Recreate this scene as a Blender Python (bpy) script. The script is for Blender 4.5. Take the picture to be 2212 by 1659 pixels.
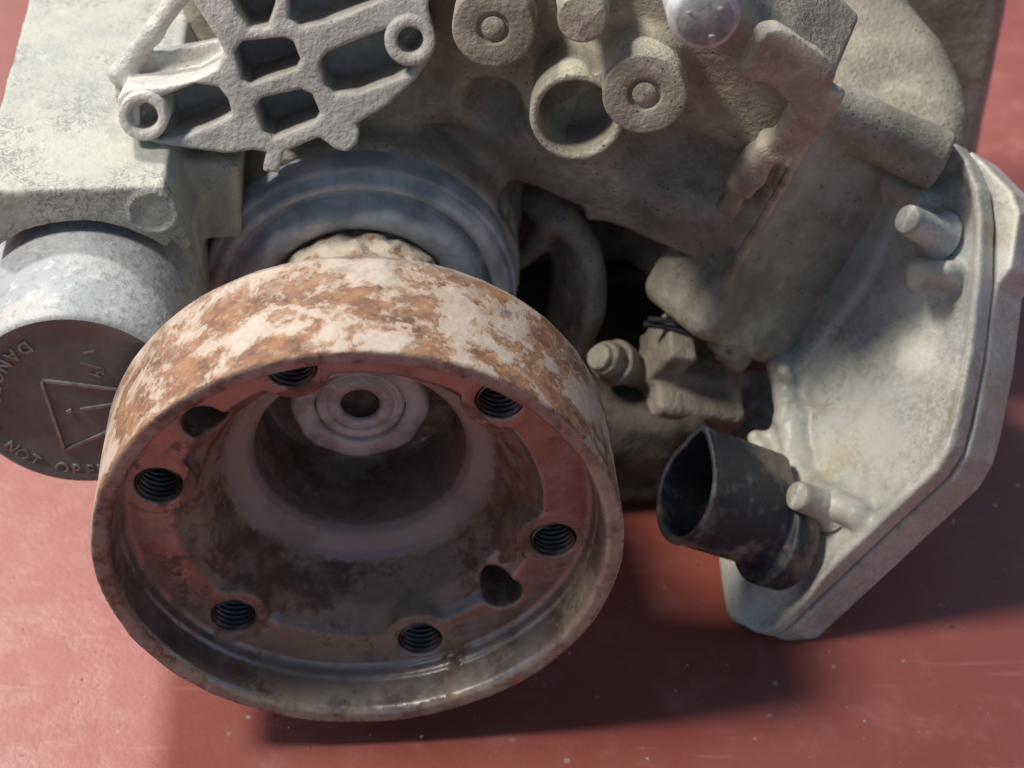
import bpy, bmesh, math, random
import numpy as np
random.seed(4)
for o in list(bpy.data.objects): bpy.data.objects.remove(o)
scene = bpy.context.scene

# ------------------------------------------------------------------ camera, sky, sun, exposure
# lengths are millimetres in the differential's own frame (x right, y to its rear, z up,
# origin = centre of the drive flange's front rim); the world is in metres.
MM = 0.001
FPX, CX, CY, D0 = 4000.0, 1106.0, 829.5, 400.0      # lens in pixels of a 2212 px wide picture
PITCH = math.radians(41.0); YAW = math.radians(3.5)
V = np.array([0, math.cos(PITCH), -math.sin(PITCH)])
R = np.array([1.0, 0, 0])
UP = np.array([0, math.sin(PITCH), math.cos(PITCH)])
def ray(px, py): return V + R*(px-CX)/FPX - UP*(py-CY)/FPX
CAM = -D0*ray(778, 1198)
MY = np.array([[math.cos(YAW), -math.sin(YAW), 0], [math.sin(YAW), math.cos(YAW), 0], [0, 0, 1.0]])
FLOOR = -66.0

cam = bpy.data.cameras.new('camera'); cam_o = bpy.data.objects.new('camera', cam)
scene.collection.objects.link(cam_o); scene.camera = cam_o
cam_o.location = CAM*MM
cam_o.rotation_euler = (math.radians(90)-PITCH, 0, 0)
cam.sensor_width = 36; cam.lens = 36*FPX/2212
cam.clip_start = 0.01; cam.clip_end = 100
cam.dof.use_dof = True; cam.dof.focus_distance = 0.40; cam.dof.aperture_fstop = 18

SUN_DIR = np.array([-0.50, 0.68, 1.0]); SUN_DIR /= np.linalg.norm(SUN_DIR)   # towards the sun
world = bpy.data.worlds.new('World'); scene.world = world; world.use_nodes = True
wn = world.node_tree.nodes; wl = world.node_tree.links
sky = wn.new('ShaderNodeTexSky'); sky.sky_type = 'NISHITA'; sky.sun_disc = False
sky.sun_elevation = math.asin(SUN_DIR[2]); sky.sun_rotation = math.atan2(SUN_DIR[0], SUN_DIR[1])
wl.new(sky.outputs[0], wn['Background'].inputs[0]); wn['Background'].inputs[1].default_value = 0.08
sun = bpy.data.lights.new('sun', 'SUN'); sun.energy = 2.2; sun.angle = math.radians(5); sun.color = (1, 0.98, 0.94)
sun_o = bpy.data.objects.new('sun', sun); scene.collection.objects.link(sun_o)
from mathutils import Vector
sun_o.rotation_euler = Vector(SUN_DIR).to_track_quat('Z', 'Y').to_euler(); sun_o.location = (-1, 0.5, 1)
# warm workshop lamp overhead, a little to the left and to the front
lamp = bpy.data.lights.new('ceiling_lamp', 'AREA'); lamp.shape = 'DISK'; lamp.size = 0.24; lamp.energy = 14.0; lamp.color = (1, 0.92, 0.83)
lamp_o = bpy.data.objects.new('ceiling_lamp', lamp); scene.collection.objects.link(lamp_o)
LD = Vector((-0.52, -0.06, 0.85)).normalized(); lamp_o.location = LD*1.25; lamp_o.rotation_euler = LD.to_track_quat('Z', 'Y').to_euler()
scene.view_settings.view_transform = 'Standard'; scene.view_settings.look = 'None'
scene.view_settings.gamma = 1; scene.view_settings.use_curve_mapping = False
scene.view_settings.exposure = 0.2

# ------------------------------------------------------------------ measuring helpers
def U(px, py, y=None, z=None, x=None, plane=None):
    """the point of the object frame that lies on a given real plane along the sight line of a picture point"""
    r = MY.T@ray(px, py); c = MY.T@CAM
    if plane is not None:
        q, n = plane; t = ((q-c)@n)/(r@n)
    else:
        i, v = (1, y) if y is not None else ((2, z) if z is not None else (0, x))
        t = (v-c[i])/r[i]
    return c+t*r
def nrm(v): v = np.asarray(v, float); return v/np.linalg.norm(v)
def to_world(p): return (np.asarray(p, float)@MY.T)*MM

# ------------------------------------------------------------------ objects
def link(name, me, parent=None, mat=None):
    o = bpy.data.objects.new(name, me); scene.collection.objects.link(o)
    if mat: me.materials.append(mat)
    if parent: o.parent = parent
    return o
def mesh_obj(name, verts, faces, mat, parent=None, smooth=True, frame=None):
    """verts in mm in the object frame (or in frame=(origin, 3x3 columns))"""
    v = np.asarray(verts, float)
    if frame is not None: v = frame[0]+v@frame[1].T
    v = to_world(v)
    me = bpy.data.meshes.new(name)
    if isinstance(faces, np.ndarray):
        me.vertices.add(len(v)); me.vertices.foreach_set('co', v.astype(np.float32).ravel())
        n = len(faces); me.loops.add(4*n); me.polygons.add(n)
        me.loops.foreach_set('vertex_index', faces.astype(np.int32).ravel())
        me.polygons.foreach_set('loop_start', np.arange(0, 4*n, 4, dtype=np.int32))
        me.update(calc_edges=True); me.validate()
    else:
        me.from_pydata([tuple(p) for p in v], [], faces)
    if smooth: me.polygons.foreach_set('use_smooth', [True]*len(me.polygons))
    me.update()
    return link(name, me, parent, mat)

def lathe(profile, seg=96, f=None, closed=False):
    """profile = list of (r, y); axis y. f(theta) -> radius factor"""
    vs, fs = [], []
    n = len(profile)
    for i in range(seg):
        a = 2*math.pi*i/seg
        k = f(a) if f else 1
        for r, y in profile: vs.append((r*k*math.cos(a), y, r*k*math.sin(a)))
    for i in range(seg):
        j = (i+1) % seg
        for q in range(n-1): fs.append((i*n+q, i*n+q+1, j*n+q+1, j*n+q))
    return np.array(vs), fs

# ------------------------------------------------------------------ solid modelling: distance fields + surface nets
def vnoise(P, scale, seed=0):
    rng = np.random.default_rng(seed); L = rng.random((32, 32, 32), dtype=np.float32)*2-1
    q = P/scale; i = np.floor(q).astype(np.int32); f = (q-i).astype(np.float32); f = f*f*(3-2*f); i &= 31
    i1 = (i+1) & 31
    x0, y0, z0 = i[..., 0], i[..., 1], i[..., 2]; x1, y1, z1 = i1[..., 0], i1[..., 1], i1[..., 2]
    fx, fy, fz = f[..., 0], f[..., 1], f[..., 2]
    a = L[x0, y0, z0]*(1-fx)+L[x1, y0, z0]*fx; b = L[x0, y1, z0]*(1-fx)+L[x1, y1, z0]*fx
    c = L[x0, y0, z1]*(1-fx)+L[x1, y0, z1]*fx; d = L[x0, y1, z1]*(1-fx)+L[x1, y1, z1]*fx
    return (a*(1-fy)+b*fy)*(1-fz)+(c*(1-fy)+d*fy)*fz

def poly_sdf(X, Y, poly):
    p = np.asarray(poly, np.float32); d = np.full(X.shape, 1e9, np.float32); s = np.ones(X.shape, np.float32)
    n = len(p)
    for i in range(n):
        a = p[i]; b = p[i-1]; ex, ey = b-a; wx = X-a[0]; wy = Y-a[1]
        t = np.clip((wx*ex+wy*ey)/max(ex*ex+ey*ey, 1e-9), 0, 1)
        d = np.minimum(d, (wx-ex*t)**2+(wy-ey*t)**2)
        c1 = Y >= a[1]; c2 = Y < b[1]; c3 = ex*wy > ey*wx
        flip = (c1 & c2 & c3) | (~c1 & ~c2 & ~c3)
        s = np.where(flip, -s, s)
    return s*np.sqrt(d)
class Poly2:
    """2-D polygon distance on a lookup grid"""
    def __init__(self, poly, pad=12, h=0.3):
        p = np.asarray(poly, float); self.lo = p.min(0)-pad; hi = p.max(0)+pad; self.h = h
        xs = np.arange(self.lo[0], hi[0]+h, h, dtype=np.float32); ys = np.arange(self.lo[1], hi[1]+h, h, dtype=np.float32)
        X, Y = np.meshgrid(xs, ys, indexing='ij'); self.g = poly_sdf(X, Y, p)
    def __call__(self, x, y):
        g = self.g
        u = np.clip((x-self.lo[0])/self.h, 0, g.shape[0]-1.001); v = np.clip((y-self.lo[1])/self.h, 0, g.shape[1]-1.001)
        i = u.astype(np.int32); j = v.astype(np.int32); a = u-i; b = v-j
        return (g[i, j]*(1-a)+g[i+1, j]*a)*(1-b)+(g[i, j+1]*(1-a)+g[i+1, j+1]*a)*b

def spline(pts, rs, n=6):
    P_ = [np.asarray(p, float) for p in pts]; P_ = [2*P_[0]-P_[1]]+P_+[2*P_[-1]-P_[-2]]; op, orr = [], []
    for i in range(1, len(P_)-2):
        for j in range(n):
            t_ = j/n; a, b, c, d = P_[i-1:i+3]
            op.append(0.5*(2*b+(c-a)*t_+(2*a-5*b+4*c-d)*t_*t_+(3*b-a-3*c+d)*t_**3)); orr.append(rs[i-1]*(1-t_)+rs[i]*t_)
    return op+[P_[-2]], orr+[rs[-1]]

class Field:
    FAR = 9.0
    def __init__(self, lo, hi, h, frame=None):
        """lo, hi in the field's own frame; frame = (origin, axes as columns) in the object frame"""
        self.h = h; self.lo = np.asarray(lo, float)
        self.n = np.ceil((np.asarray(hi, float)-self.lo)/h).astype(int)+1
        self.v = np.full(self.n, self.FAR, np.float32)
        self.frame = frame if frame is not None else (np.zeros(3), np.eye(3))
        self.last = None
    def L(self, p):                                        # object frame -> field frame
        return (np.asarray(p, float)-self.frame[0])@self.frame[1]
    def Ld(self, d): return np.asarray(d, float)@self.frame[1]
    def block(self, lo, hi):
        a = np.clip(np.floor((np.asarray(lo)-self.lo)/self.h).astype(int), 0, self.n)
        b = np.clip(np.ceil((np.asarray(hi)-self.lo)/self.h).astype(int)+1, 0, self.n)
        if np.any(b <= a): return None
        g = [(self.lo[k]+self.h*np.arange(a[k], b[k])).astype(np.float32) for k in range(3)]
        P = np.stack(np.meshgrid(*g, indexing='ij'), -1)
        return tuple(slice(a[k], b[k]) for k in range(3)), P
    def apply(self, fn, lo, hi, k=1.0, sub=False, noise=None):
        pad = k+self.h*3+(noise[0] if noise else 0)
        bl = self.block(np.asarray(lo)-pad, np.asarray(hi)+pad)
        if bl is None: return
        s, P = bl; d = fn(P)
        if noise: d = d+noise[0]*vnoise(P, noise[1], 7)
        a = self.v[s]
        if sub:
            d = -d
            hh = np.clip(k-np.abs(a-d), 0, None)/k; self.v[s] = np.maximum(a, d)+hh*hh*k*0.25
        else:
            hh = np.clip(k-np.abs(a-d), 0, None)/k; self.v[s] = np.minimum(a, d)-hh*hh*k*0.25
    # primitives; points in the object frame unless local=True
    def cyl(self, p, q, r, r2=None, k=1.0, sub=False, local=False, rnd=0.0, noise=None):
        a, b = (np.asarray(p, float), np.asarray(q, float)) if local else (self.L(p), self.L(q))
        r2 = r if r2 is None else r2; ax = b-a; ln = np.linalg.norm(ax); ax = ax/ln; R_ = max(r, r2)
        def fn(P):
            w = P-a.astype(np.float32); t = w@ax.astype(np.float32)
            rad = np.sqrt(np.maximum((w*w).sum(-1)-t*t, 0)); rr = r+(r2-r)*np.clip(t/ln, 0, 1)
            dx = rad-rr+rnd; dy = np.abs(t-ln/2)-ln/2+rnd
            return np.minimum(np.maximum(dx, dy), 0)+np.sqrt(np.maximum(dx, 0)**2+np.maximum(dy, 0)**2)-rnd
        self.apply(fn, np.minimum(a, b)-R_, np.maximum(a, b)+R_, k, sub, noise)
    def cap(self, p, q, r, r2=None, k=1.0, sub=False, local=False, noise=None):
        a, b = (np.asarray(p, float), np.asarray(q, float)) if local else (self.L(p), self.L(q))
        r2 = r if r2 is None else r2; ab = b-a; l2 = ab@ab; R_ = max(r, r2)
        def fn(P):
            w = P-a.astype(np.float32); t = np.clip((w@ab.astype(np.float32))/l2, 0, 1)
            e = w-t[..., None]*ab.astype(np.float32)
            return np.sqrt((e*e).sum(-1))-(r+(r2-r)*t)
        self.apply(fn, np.minimum(a, b)-R_, np.maximum(a, b)+R_, k, sub, noise)
    def chain(self, pts, rs, k=1.0, **kw):
        for i in range(len(pts)-1): self.cap(pts[i], pts[i+1], rs[i], rs[i+1], k=k, **kw)
    def box(self, c, half, axes=None, rnd=1.0, k=1.0, sub=False, local=False, noise=None):
        c = np.asarray(c, float) if local else self.L(c)
        A = np.eye(3) if axes is None else np.asarray(axes, float)       # columns = box axes in the object frame
        if not local: A = self.frame[1].T@A
        half = np.asarray(half, float); ext = np.abs(A)@half
        A32 = A.astype(np.float32); hr = (half-rnd).astype(np.float32)
        def fn(P):
            q = np.abs((P-c.astype(np.float32))@A32)-hr
            return np.sqrt((np.maximum(q, 0)**2).sum(-1))+np.minimum(q.max(-1), 0)-rnd
        self.apply(fn, c-ext, c+ext, k, sub, noise)
    def ell(self, c, rad, axes=None, k=1.0, sub=False, noise=None):
        c = self.L(c); A = np.eye(3) if axes is None else np.asarray(axes, float); A = self.frame[1].T@A
        rad = np.asarray(rad, float); ext = np.abs(A)@rad
        def fn(P):
            q = (P-c.astype(np.float32))@A.astype(np.float32); k0 = np.sqrt(((q/rad.astype(np.float32))**2).sum(-1))
            k1 = np.sqrt(((q/(rad**2).astype(np.float32))**2).sum(-1))
            return k0*(k0-1)/np.maximum(k1, 1e-6)
        self.apply(fn, c-ext, c+ext, k, sub, noise)
    def prism(self, poly, z0, z1, rnd=0.8, k=1.0, sub=False, noise=None):
        """polygon in the field's own x, y; extruded along its z"""
        p = np.asarray(poly, float); T = Poly2(p, h=0.25)
        def fn(P):
            d2 = T(P[:, :, 0, 0], P[:, :, 0, 1])[:, :, None]
            w = np.abs(P[0, 0, :, 2]-(z0+z1)/2)-(z1-z0)/2
            dx = d2+rnd; dy = (w+rnd)[None, None, :]
            return (np.minimum(np.maximum(dx, dy), 0)+np.sqrt(np.maximum(dx, 0)**2+np.maximum(dy, 0)**2)-rnd).astype(np.float32)
        self.apply(fn, (p[:, 0].min(), p[:, 1].min(), z0), (p[:, 0].max(), p[:, 1].max(), z1), k, sub, noise)
    def rev(self, prof, k=1.0, sub=False, noise=None, cx=0.0, cz=0.0):
        """solid of revolution round the y axis through (cx, cz); prof = polygon of (r, y)"""
        p = np.asarray(prof, float); T = Poly2(p, h=0.2); rm = p[:, 0].max()
        def fn(P):
            r = np.sqrt((P[:, 0, :, 0]-cx)**2+(P[:, 0, :, 2]-cz)**2)
            return T(r[:, None, :], P[:, :, :, 1]).astype(np.float32)
        self.apply(fn, (cx-rm, p[:, 1].min(), cz-rm), (cx+rm, p[:, 1].max(), cz+rm), k, sub, noise)
    def mesh(self, name, mat, parent=None, lump=None):
        v = self.v
        if lump is not None:
            near = np.abs(v) < 2.5; idx = np.argwhere(near)
            P = (self.lo+idx*self.h).astype(np.float32)
            for amp, sc, sd in lump: v[near] += amp*vnoise(P, sc, sd)
        for ax in range(3):                                  # close the solid at the grid's border
            sl = [slice(None)]*3
            for e in (0, -1):
                sl[ax] = e; v[tuple(sl)] = np.maximum(v[tuple(sl)], 0.3)
        s = v < 0
        c = [s[i:s.shape[0]-1+i, j:s.shape[1]-1+j, k:s.shape[2]-1+k] for i in (0, 1) for j in (0, 1) for k in (0, 1)]
        anyc = c[0].copy(); allc = c[0].copy()
        for q in c[1:]: anyc |= q; allc &= q
        act = np.argwhere(anyc & ~allc)
        off = np.array([(i, j, k) for i in (0, 1) for j in (0, 1) for k in (0, 1)])
        val = np.stack([v[act[:, 0]+o[0], act[:, 1]+o[1], act[:, 2]+o[2]] for o in off], 1)
        acc = np.zeros((len(act), 3)); cnt = np.zeros(len(act))
        for a in range(8):
            for b in range(a+1, 8):
                if np.abs(off[a]-off[b]).sum() != 1: continue
                m = (val[:, a] < 0) != (val[:, b] < 0)
                t = val[m, a]/(val[m, a]-val[m, b])
                acc[m] += off[a]+(off[b]-off[a])*t[:, None]; cnt[m] += 1
        pos = self.lo+self.h*(act+acc/cnt[:, None])
        idx = np.full(np.array(v.shape)-1, -1, np.int32); idx[act[:, 0], act[:, 1], act[:, 2]] = np.arange(len(act))
        quads = []
        for ax in range(3):
            a1, a2 = (ax+1) % 3, (ax+2) % 3
            A = [slice(None)]*3; B = [slice(None)]*3
            A[ax] = slice(0, -1); B[ax] = slice(1, None)
            d = s[tuple(A)] != s[tuple(B)]
            e = np.argwhere(d)
            ok = (e[:, a1] > 0) & (e[:, a2] > 0) & (e[:, a1] < idx.shape[a1]) & (e[:, a2] < idx.shape[a2])
            e = e[ok]
            if not len(e): continue
            ins = s[e[:, 0], e[:, 1], e[:, 2]]
            def at(d1, d2):
                q = e.copy(); q[:, a1] += d1; q[:, a2] += d2
                return idx[q[:, 0], q[:, 1], q[:, 2]]
            Q = np.stack([at(-1, -1), at(0, -1), at(0, 0), at(-1, 0)], 1)
            Q[~ins] = Q[~ins][:, ::-1]
            quads.append(Q)
        Q = np.concatenate(quads); Q = Q[(Q >= 0).all(1)]
        return mesh_obj(name, pos, Q, mat, parent, True, self.frame)

# ------------------------------------------------------------------ materials
class NT:
    def __init__(self, name):
        self.m = bpy.data.materials.new(name); self.m.use_nodes = True
        self.t = self.m.node_tree; self.b = self.t.nodes['Principled BSDF']
        self.co = self.n('ShaderNodeTexCoord').outputs['Object']
    def n(self, ty, **kw):
        x = self.t.nodes.new(ty)
        for k, v in kw.items(): setattr(x, k, v)
        return x
    def put(self, sock, val):
        if hasattr(val, 'is_output'): self.t.links.new(val, sock)
        else: sock.default_value = val
    def noise(self, scale, detail=4, rough=0.55, dist=0.0, co=None):
        x = self.n('ShaderNodeTexNoise'); x.inputs['Scale'].default_value = scale; x.inputs['Detail'].default_value = detail
        x.inputs['Roughness'].default_value = rough; x.inputs['Distortion'].default_value = dist
        self.t.links.new(co or self.co, x.inputs['Vector']); return x.outputs['Fac']
    def vor(self, scale, feature='F1', co=None, rnd=1.0):
        x = self.n('ShaderNodeTexVoronoi'); x.feature = feature; x.inputs['Scale'].default_value = scale
        x.inputs['Randomness'].default_value = rnd
        self.t.links.new(co or self.co, x.inputs['Vector']); return x.outputs['Distance']
    def ramp(self, fac, lo, hi, smooth=True):
        x = self.n('ShaderNodeMapRange'); x.interpolation_type = 'SMOOTHSTEP' if smooth else 'LINEAR'
        self.put(x.inputs['Value'], fac); x.inputs['From Min'].default_value = lo; x.inputs['From Max'].default_value = hi
        return x.outputs['Result']
    def math(self, op, a, b=0.0):
        x = self.n('ShaderNodeMath'); x.operation = op; self.put(x.inputs[0], a); self.put(x.inputs[1], b); return x.outputs[0]
    def mix(self, fac, a, b):
        x = self.n('ShaderNodeMix'); x.data_type = 'RGBA'; self.put(x.inputs[0], fac)
        self.put(x.inputs[6], a if hasattr(a, 'is_output') else (*a, 1)); self.put(x.inputs[7], b if hasattr(b, 'is_output') else (*b, 1))
        return x.outputs[2]
    def mixf(self, fac, a, b):
        x = self.n('ShaderNodeMix'); x.data_type = 'FLOAT'; self.put(x.inputs[0], fac); self.put(x.inputs[2], a); self.put(x.inputs[3], b)
        return x.outputs[0]
    def bump(self, height, strength, dist, prev=None):
        x = self.n('ShaderNodeBump'); x.inputs['Strength'].default_value = strength; x.inputs['Distance'].default_value = dist
        self.t.links.new(height, x.inputs['Height'])
        if prev is not None: self.t.links.new(prev, x.inputs['Normal'])
        return x.outputs[0]
    def set(self, col=None, rough=None, metal=None, spec=None, normal=None):
        if col is not None: self.put(self.b.inputs['Base Color'], col if hasattr(col, 'is_output') else (*col, 1))
        if rough is not None: self.put(self.b.inputs['Roughness'], rough)
        if metal is not None: self.put(self.b.inputs['Metallic'], metal)
        if spec is not None: self.put(self.b.inputs['Specular IOR Level'], spec)
        if normal is not None: self.put(self.b.inputs['Normal'], normal)
        return self.m

def cast_metal(name, base, dust, dark, mottle=0.5, crease_dark=0.35, rough=0.62, grain=0.5, speck=0.6, metal=0.15, veins=0.0, grime_shade=0.0):
    """weathered cast aluminium: oxide blotches, settled dust, dark specks, sand-cast grain"""
    t = NT(name)
    big = t.noise(45, 4, 0.6, 0.4); mid = t.noise(160, 5, 0.6); fine = t.noise(900, 3, 0.6)
    c = t.mix(t.ramp(big, 0.36, 0.66), base, dust)
    c = t.mix(t.math('MULTIPLY', t.ramp(mid, 0.52, 0.72), mottle), c, dark)
    pale = tuple(min(1, x*1.22) for x in dust)
    c = t.mix(t.math('MULTIPLY', t.ramp(t.noise(230, 4, 0.7), 0.56, 0.70), 0.45), c, pale)
    if grime_shade:
        gm_ = t.math('ADD', t.noise(24, 5, 0.62, 0.5), t.math('MULTIPLY', t.math('SUBTRACT', t.noise(260, 4, 0.7), 0.5), 0.22))
        c = t.mix(t.math('MULTIPLY', t.ramp(gm_, 0.44, 0.60), grime_shade), c, (0.14, 0.122, 0.085))
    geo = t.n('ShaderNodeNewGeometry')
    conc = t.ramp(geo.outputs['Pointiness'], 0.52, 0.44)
    c = t.mix(t.math('MULTIPLY', conc, crease_dark), c, tuple(x*0.45 for x in dark))  # darker tone in concave creases
    edge = t.ramp(geo.outputs['Pointiness'], 0.535, 0.60)
    c = t.mix(t.math('MULTIPLY', edge, 0.35), c, pale)
    sp = t.math('MULTIPLY', t.ramp(t.vor(420), 0.17, 0.08), t.ramp(t.noise(70, 2), 0.45, 0.60))
    c = t.mix(t.math('MULTIPLY', sp, speck), c, tuple(x*0.25 for x in dark))
    if veins:
        vn = t.math('ABSOLUTE', t.math('SUBTRACT', t.noise(330, 3, 0.65, 0.8), 0.5))
        vm = t.math('MULTIPLY', t.ramp(vn, 0.045, 0.008), t.ramp(t.noise(60, 3), 0.44, 0.60))
        c = t.mix(t.math('MULTIPLY', vm, veins), c, (0.19, 0.185, 0.17))
    n = t.bump(fine, grain, 0.0005); n = t.bump(mid, grain*0.7, 0.0006, n)
    r = t.mixf(t.ramp(big, 0.3, 0.7), rough-0.08, rough+0.12)
    return t.set(c, r, metal, 0.3, n)

M = {}
M['cast'] = cast_metal('cast_aluminium', (0.335, 0.305, 0.235), (0.50, 0.46, 0.365), (0.17, 0.15, 0.11), veins=0.35, grain=0.9, speck=0.9, grime_shade=0.55)
M['cast_pale'] = cast_metal('pale_cast_aluminium', (0.38, 0.385, 0.335), (0.49, 0.485, 0.41), (0.26, 0.26, 0.235), mottle=0.45, veins=0.75, speck=0.5)
M['cast_grey'] = cast_metal('grey_bracket_aluminium', (0.52, 0.505, 0.46), (0.64, 0.62, 0.555), (0.35, 0.34, 0.32), grain=0.9, mottle=0.6, grime_shade=0.25)
M['cover'] = cast_metal('side_cover_paint', (0.55, 0.555, 0.49), (0.63, 0.61, 0.51), (0.38, 0.34, 0.265), grime_shade=0.3, mottle=0.5, grain=0.4, veins=0.3, rough=0.42, speck=0.5, metal=0.05)

# ---- rusty painted steel
def rust_outside():
    t = NT('flaking_rust')
    a = t.noise(80, 8, 0.68, 0.25); b = t.noise(420, 6, 0.75); s = t.noise(22, 3, 0.5)
    f = t.math('ADD', t.math('ADD', a, t.math('MULTIPLY', t.math('SUBTRACT', b, 0.5), 0.35)), t.math('MULTIPLY', t.math('SUBTRACT', s, 0.5), 0.25))
    paint = t.mix(t.ramp(b, 0.35, 0.65), (0.43, 0.35, 0.285), (0.52, 0.44, 0.365))
    rust = t.mix(t.ramp(t.noise(200, 5, 0.7), 0.38, 0.64), (0.19, 0.095, 0.055), (0.32, 0.17, 0.09))
    rust = t.mix(t.ramp(t.noise(420, 3, 0.6), 0.56, 0.70), rust, (0.38, 0.23, 0.125))
    rust = t.mix(t.math('MULTIPLY', t.ramp(t.noise(130, 5, 0.7), 0.52, 0.64), 0.8), rust, (0.10, 0.055, 0.038))
    paint = t.mix(t.math('MULTIPLY', t.ramp(t.noise(40, 5, 0.65), 0.48, 0.66), 0.6), paint, (0.40, 0.29, 0.22))
    m = t.ramp(f, 0.455, 0.53)
    c = t.mix(m, paint, rust)
    halo = t.math('MULTIPLY', t.ramp(f, 0.42, 0.475), t.math('SUBTRACT', 1.0, m))
    c = t.mix(t.math('MULTIPLY', halo, 0.55), c, (0.42, 0.28, 0.17))
    n = t.bump(t.math('MULTIPLY', m, -1.0), 0.7, 0.0003); n = t.bump(b, 0.6, 0.0004, n)
    return t, c, t.mixf(m, 0.55, 0.78), n
t, c, r_, n_ = rust_outside()
# inside the cup: bare worn steel with brown rust film; told apart by the radius and depth in the flange itself
sx = t.n('ShaderNodeSeparateXYZ'); t.t.links.new(t.co, sx.inputs[0])
wx = t.math('ADD', t.math('MULTIPLY', sx.outputs[0], math.cos(YAW)), t.math('MULTIPLY', sx.outputs[1], math.sin(YAW)))
wy = t.math('SUBTRACT', t.math('MULTIPLY', sx.outputs[1], math.cos(YAW)), t.math('MULTIPLY', sx.outputs[0], math.sin(YAW)))
rad = t.math('SQRT', t.math('ADD', t.math('MULTIPLY', wx, wx), t.math('MULTIPLY', sx.outputs[2], sx.outputs[2])))
radn = t.math('ADD', rad, t.math('MULTIPLY', t.math('SUBTRACT', t.noise(260, 4, 0.6), 0.5), 0.0012))
ins = t.ramp(radn, 0.0571, 0.0567)
steel = t.mix(t.ramp(t.noise(70, 4, 0.6), 0.40, 0.62), (0.33, 0.30, 0.28), (0.25, 0.205, 0.18))
brown = t.mix(t.ramp(t.noise(150, 5, 0.7), 0.36, 0.66), (0.135, 0.08, 0.052), (0.25, 0.175, 0.12))
film = t.noise(55, 5, 0.62, 0.3)
# the machined ring stays bare, the cone below it is rusted
ring = t.math('MULTIPLY', t.ramp(radn, 0.0385, 0.0400), t.ramp(radn, 0.0545, 0.0530))
rf = t.math('SUBTRACT', t.math('ADD', film, 0.13), t.math('MULTIPLY', ring, 0.19))
shelf = t.math('MULTIPLY', t.ramp(radn, 0.0235, 0.0250), t.ramp(radn, 0.0318, 0.0300))
rf = t.math('SUBTRACT', rf, t.math('MULTIPLY', shelf, 0.16))
rf = t.math('ADD', rf, t.math('MULTIPLY', t.math('SUBTRACT', t.noise(520, 5, 0.75), 0.5), 0.30)); rm = t.ramp(rf, 0.48, 0.545)
ci = t.mix(rm, steel, brown); ci = t.mix(t.math('MULTIPLY', shelf, 0.75), ci, (0.32, 0.265, 0.23))
ci = t.mix(t.math('MULTIPLY', t.ramp(t.noise(240, 4, 0.6), 0.60, 0.72), 0.5), ci, (0.34, 0.19, 0.09))
tan = t.math('MULTIPLY', t.ramp(t.math('ADD', t.noise(38, 6, 0.65), t.math('MULTIPLY', t.math('SUBTRACT', t.noise(600, 4, 0.7), 0.5), 0.2)), 0.48, 0.60), 0.5); ci = t.mix(tan, ci, (0.36, 0.30, 0.22))
lipm = t.math('MULTIPLY', t.math('MULTIPLY', t.ramp(radn, 0.0534, 0.0540), 0.6), t.ramp(t.noise(170, 5, 0.7), 0.62, 0.42)); ci = t.mix(lipm, ci, (0.36, 0.31, 0.265)); col = t.mix(ins, c, ci)
rough_i = t.mixf(rm, t.mixf(t.ramp(t.noise(120, 4), 0.4, 0.65), 0.33, 0.50), 0.72)
metal_i = t.math('MULTIPLY', t.math('MULTIPLY', t.mixf(rm, 0.8, 0.1), t.math('SUBTRACT', 1.0, tan)), t.math('SUBTRACT', 1.0, shelf))
fi = t.bump(t.noise(500, 4, 0.65), 0.35, 0.00025)
nm = t.n('ShaderNodeMix'); nm.data_type = 'VECTOR'; t.put(nm.inputs[0], ins); t.put(nm.inputs[4], n_); t.put(nm.inputs[5], fi)
M['flange'] = t.set(col, t.mixf(ins, r_, rough_i), t.math('MULTIPLY', ins, metal_i), 0.4, nm.outputs[1])

t = NT('crusted_rust'); a = t.noise(170, 6, 0.7); b = t.noise(500, 4, 0.6)
c = t.mix(t.ramp(a, 0.46, 0.62), (0.68, 0.60, 0.49), (0.34, 0.17, 0.08)); c = t.mix(t.ramp(b, 0.58, 0.70), c, (0.50, 0.26, 0.10))
M['crust'] = t.set(c, 0.85, 0, 0.3, t.bump(a, 1.0, 0.0012))

t = NT('oily_steel'); c = t.mix(t.ramp(t.noise(200, 4), 0.4, 0.62), (0.12, 0.11, 0.108), (0.075, 0.06, 0.05))
M['thread'] = t.set(c, 0.34, 0.7, 0.5)
t = NT('bore_shade'); M['bore'] = t.set(t.mix(t.ramp(t.noise(300, 4), 0.4, 0.6), (0.085, 0.06, 0.05), (0.13, 0.095, 0.08)), 0.9, 0, 0.1)  # dark colour stands for the shade inside the hub's centre hole
t = NT('worn_hub_steel'); a = t.noise(130, 5, 0.65)
c = t.mix(t.ramp(a, 0.42, 0.62), (0.58, 0.58, 0.545), (0.40, 0.37, 0.335))
M['hub'] = t.set(c, 0.5, 0.15, 0.5, t.bump(t.noise(600, 3), 0.4, 0.0003))

t = NT('dusty_rubber'); a = t.noise(120, 5, 0.65); b = t.noise(420, 4, 0.6)
c = t.mix(t.ramp(a, 0.35, 0.65), (0.27, 0.32, 0.36), (0.48, 0.525, 0.56)); c = t.mix(t.math('MULTIPLY', t.ramp(b, 0.56, 0.7), 0.5), c, (0.33, 0.32, 0.29))
M['rubber'] = t.set(c, 0.38, 0.0, 0.6, t.bump(b, 0.4, 0.0004))

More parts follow.
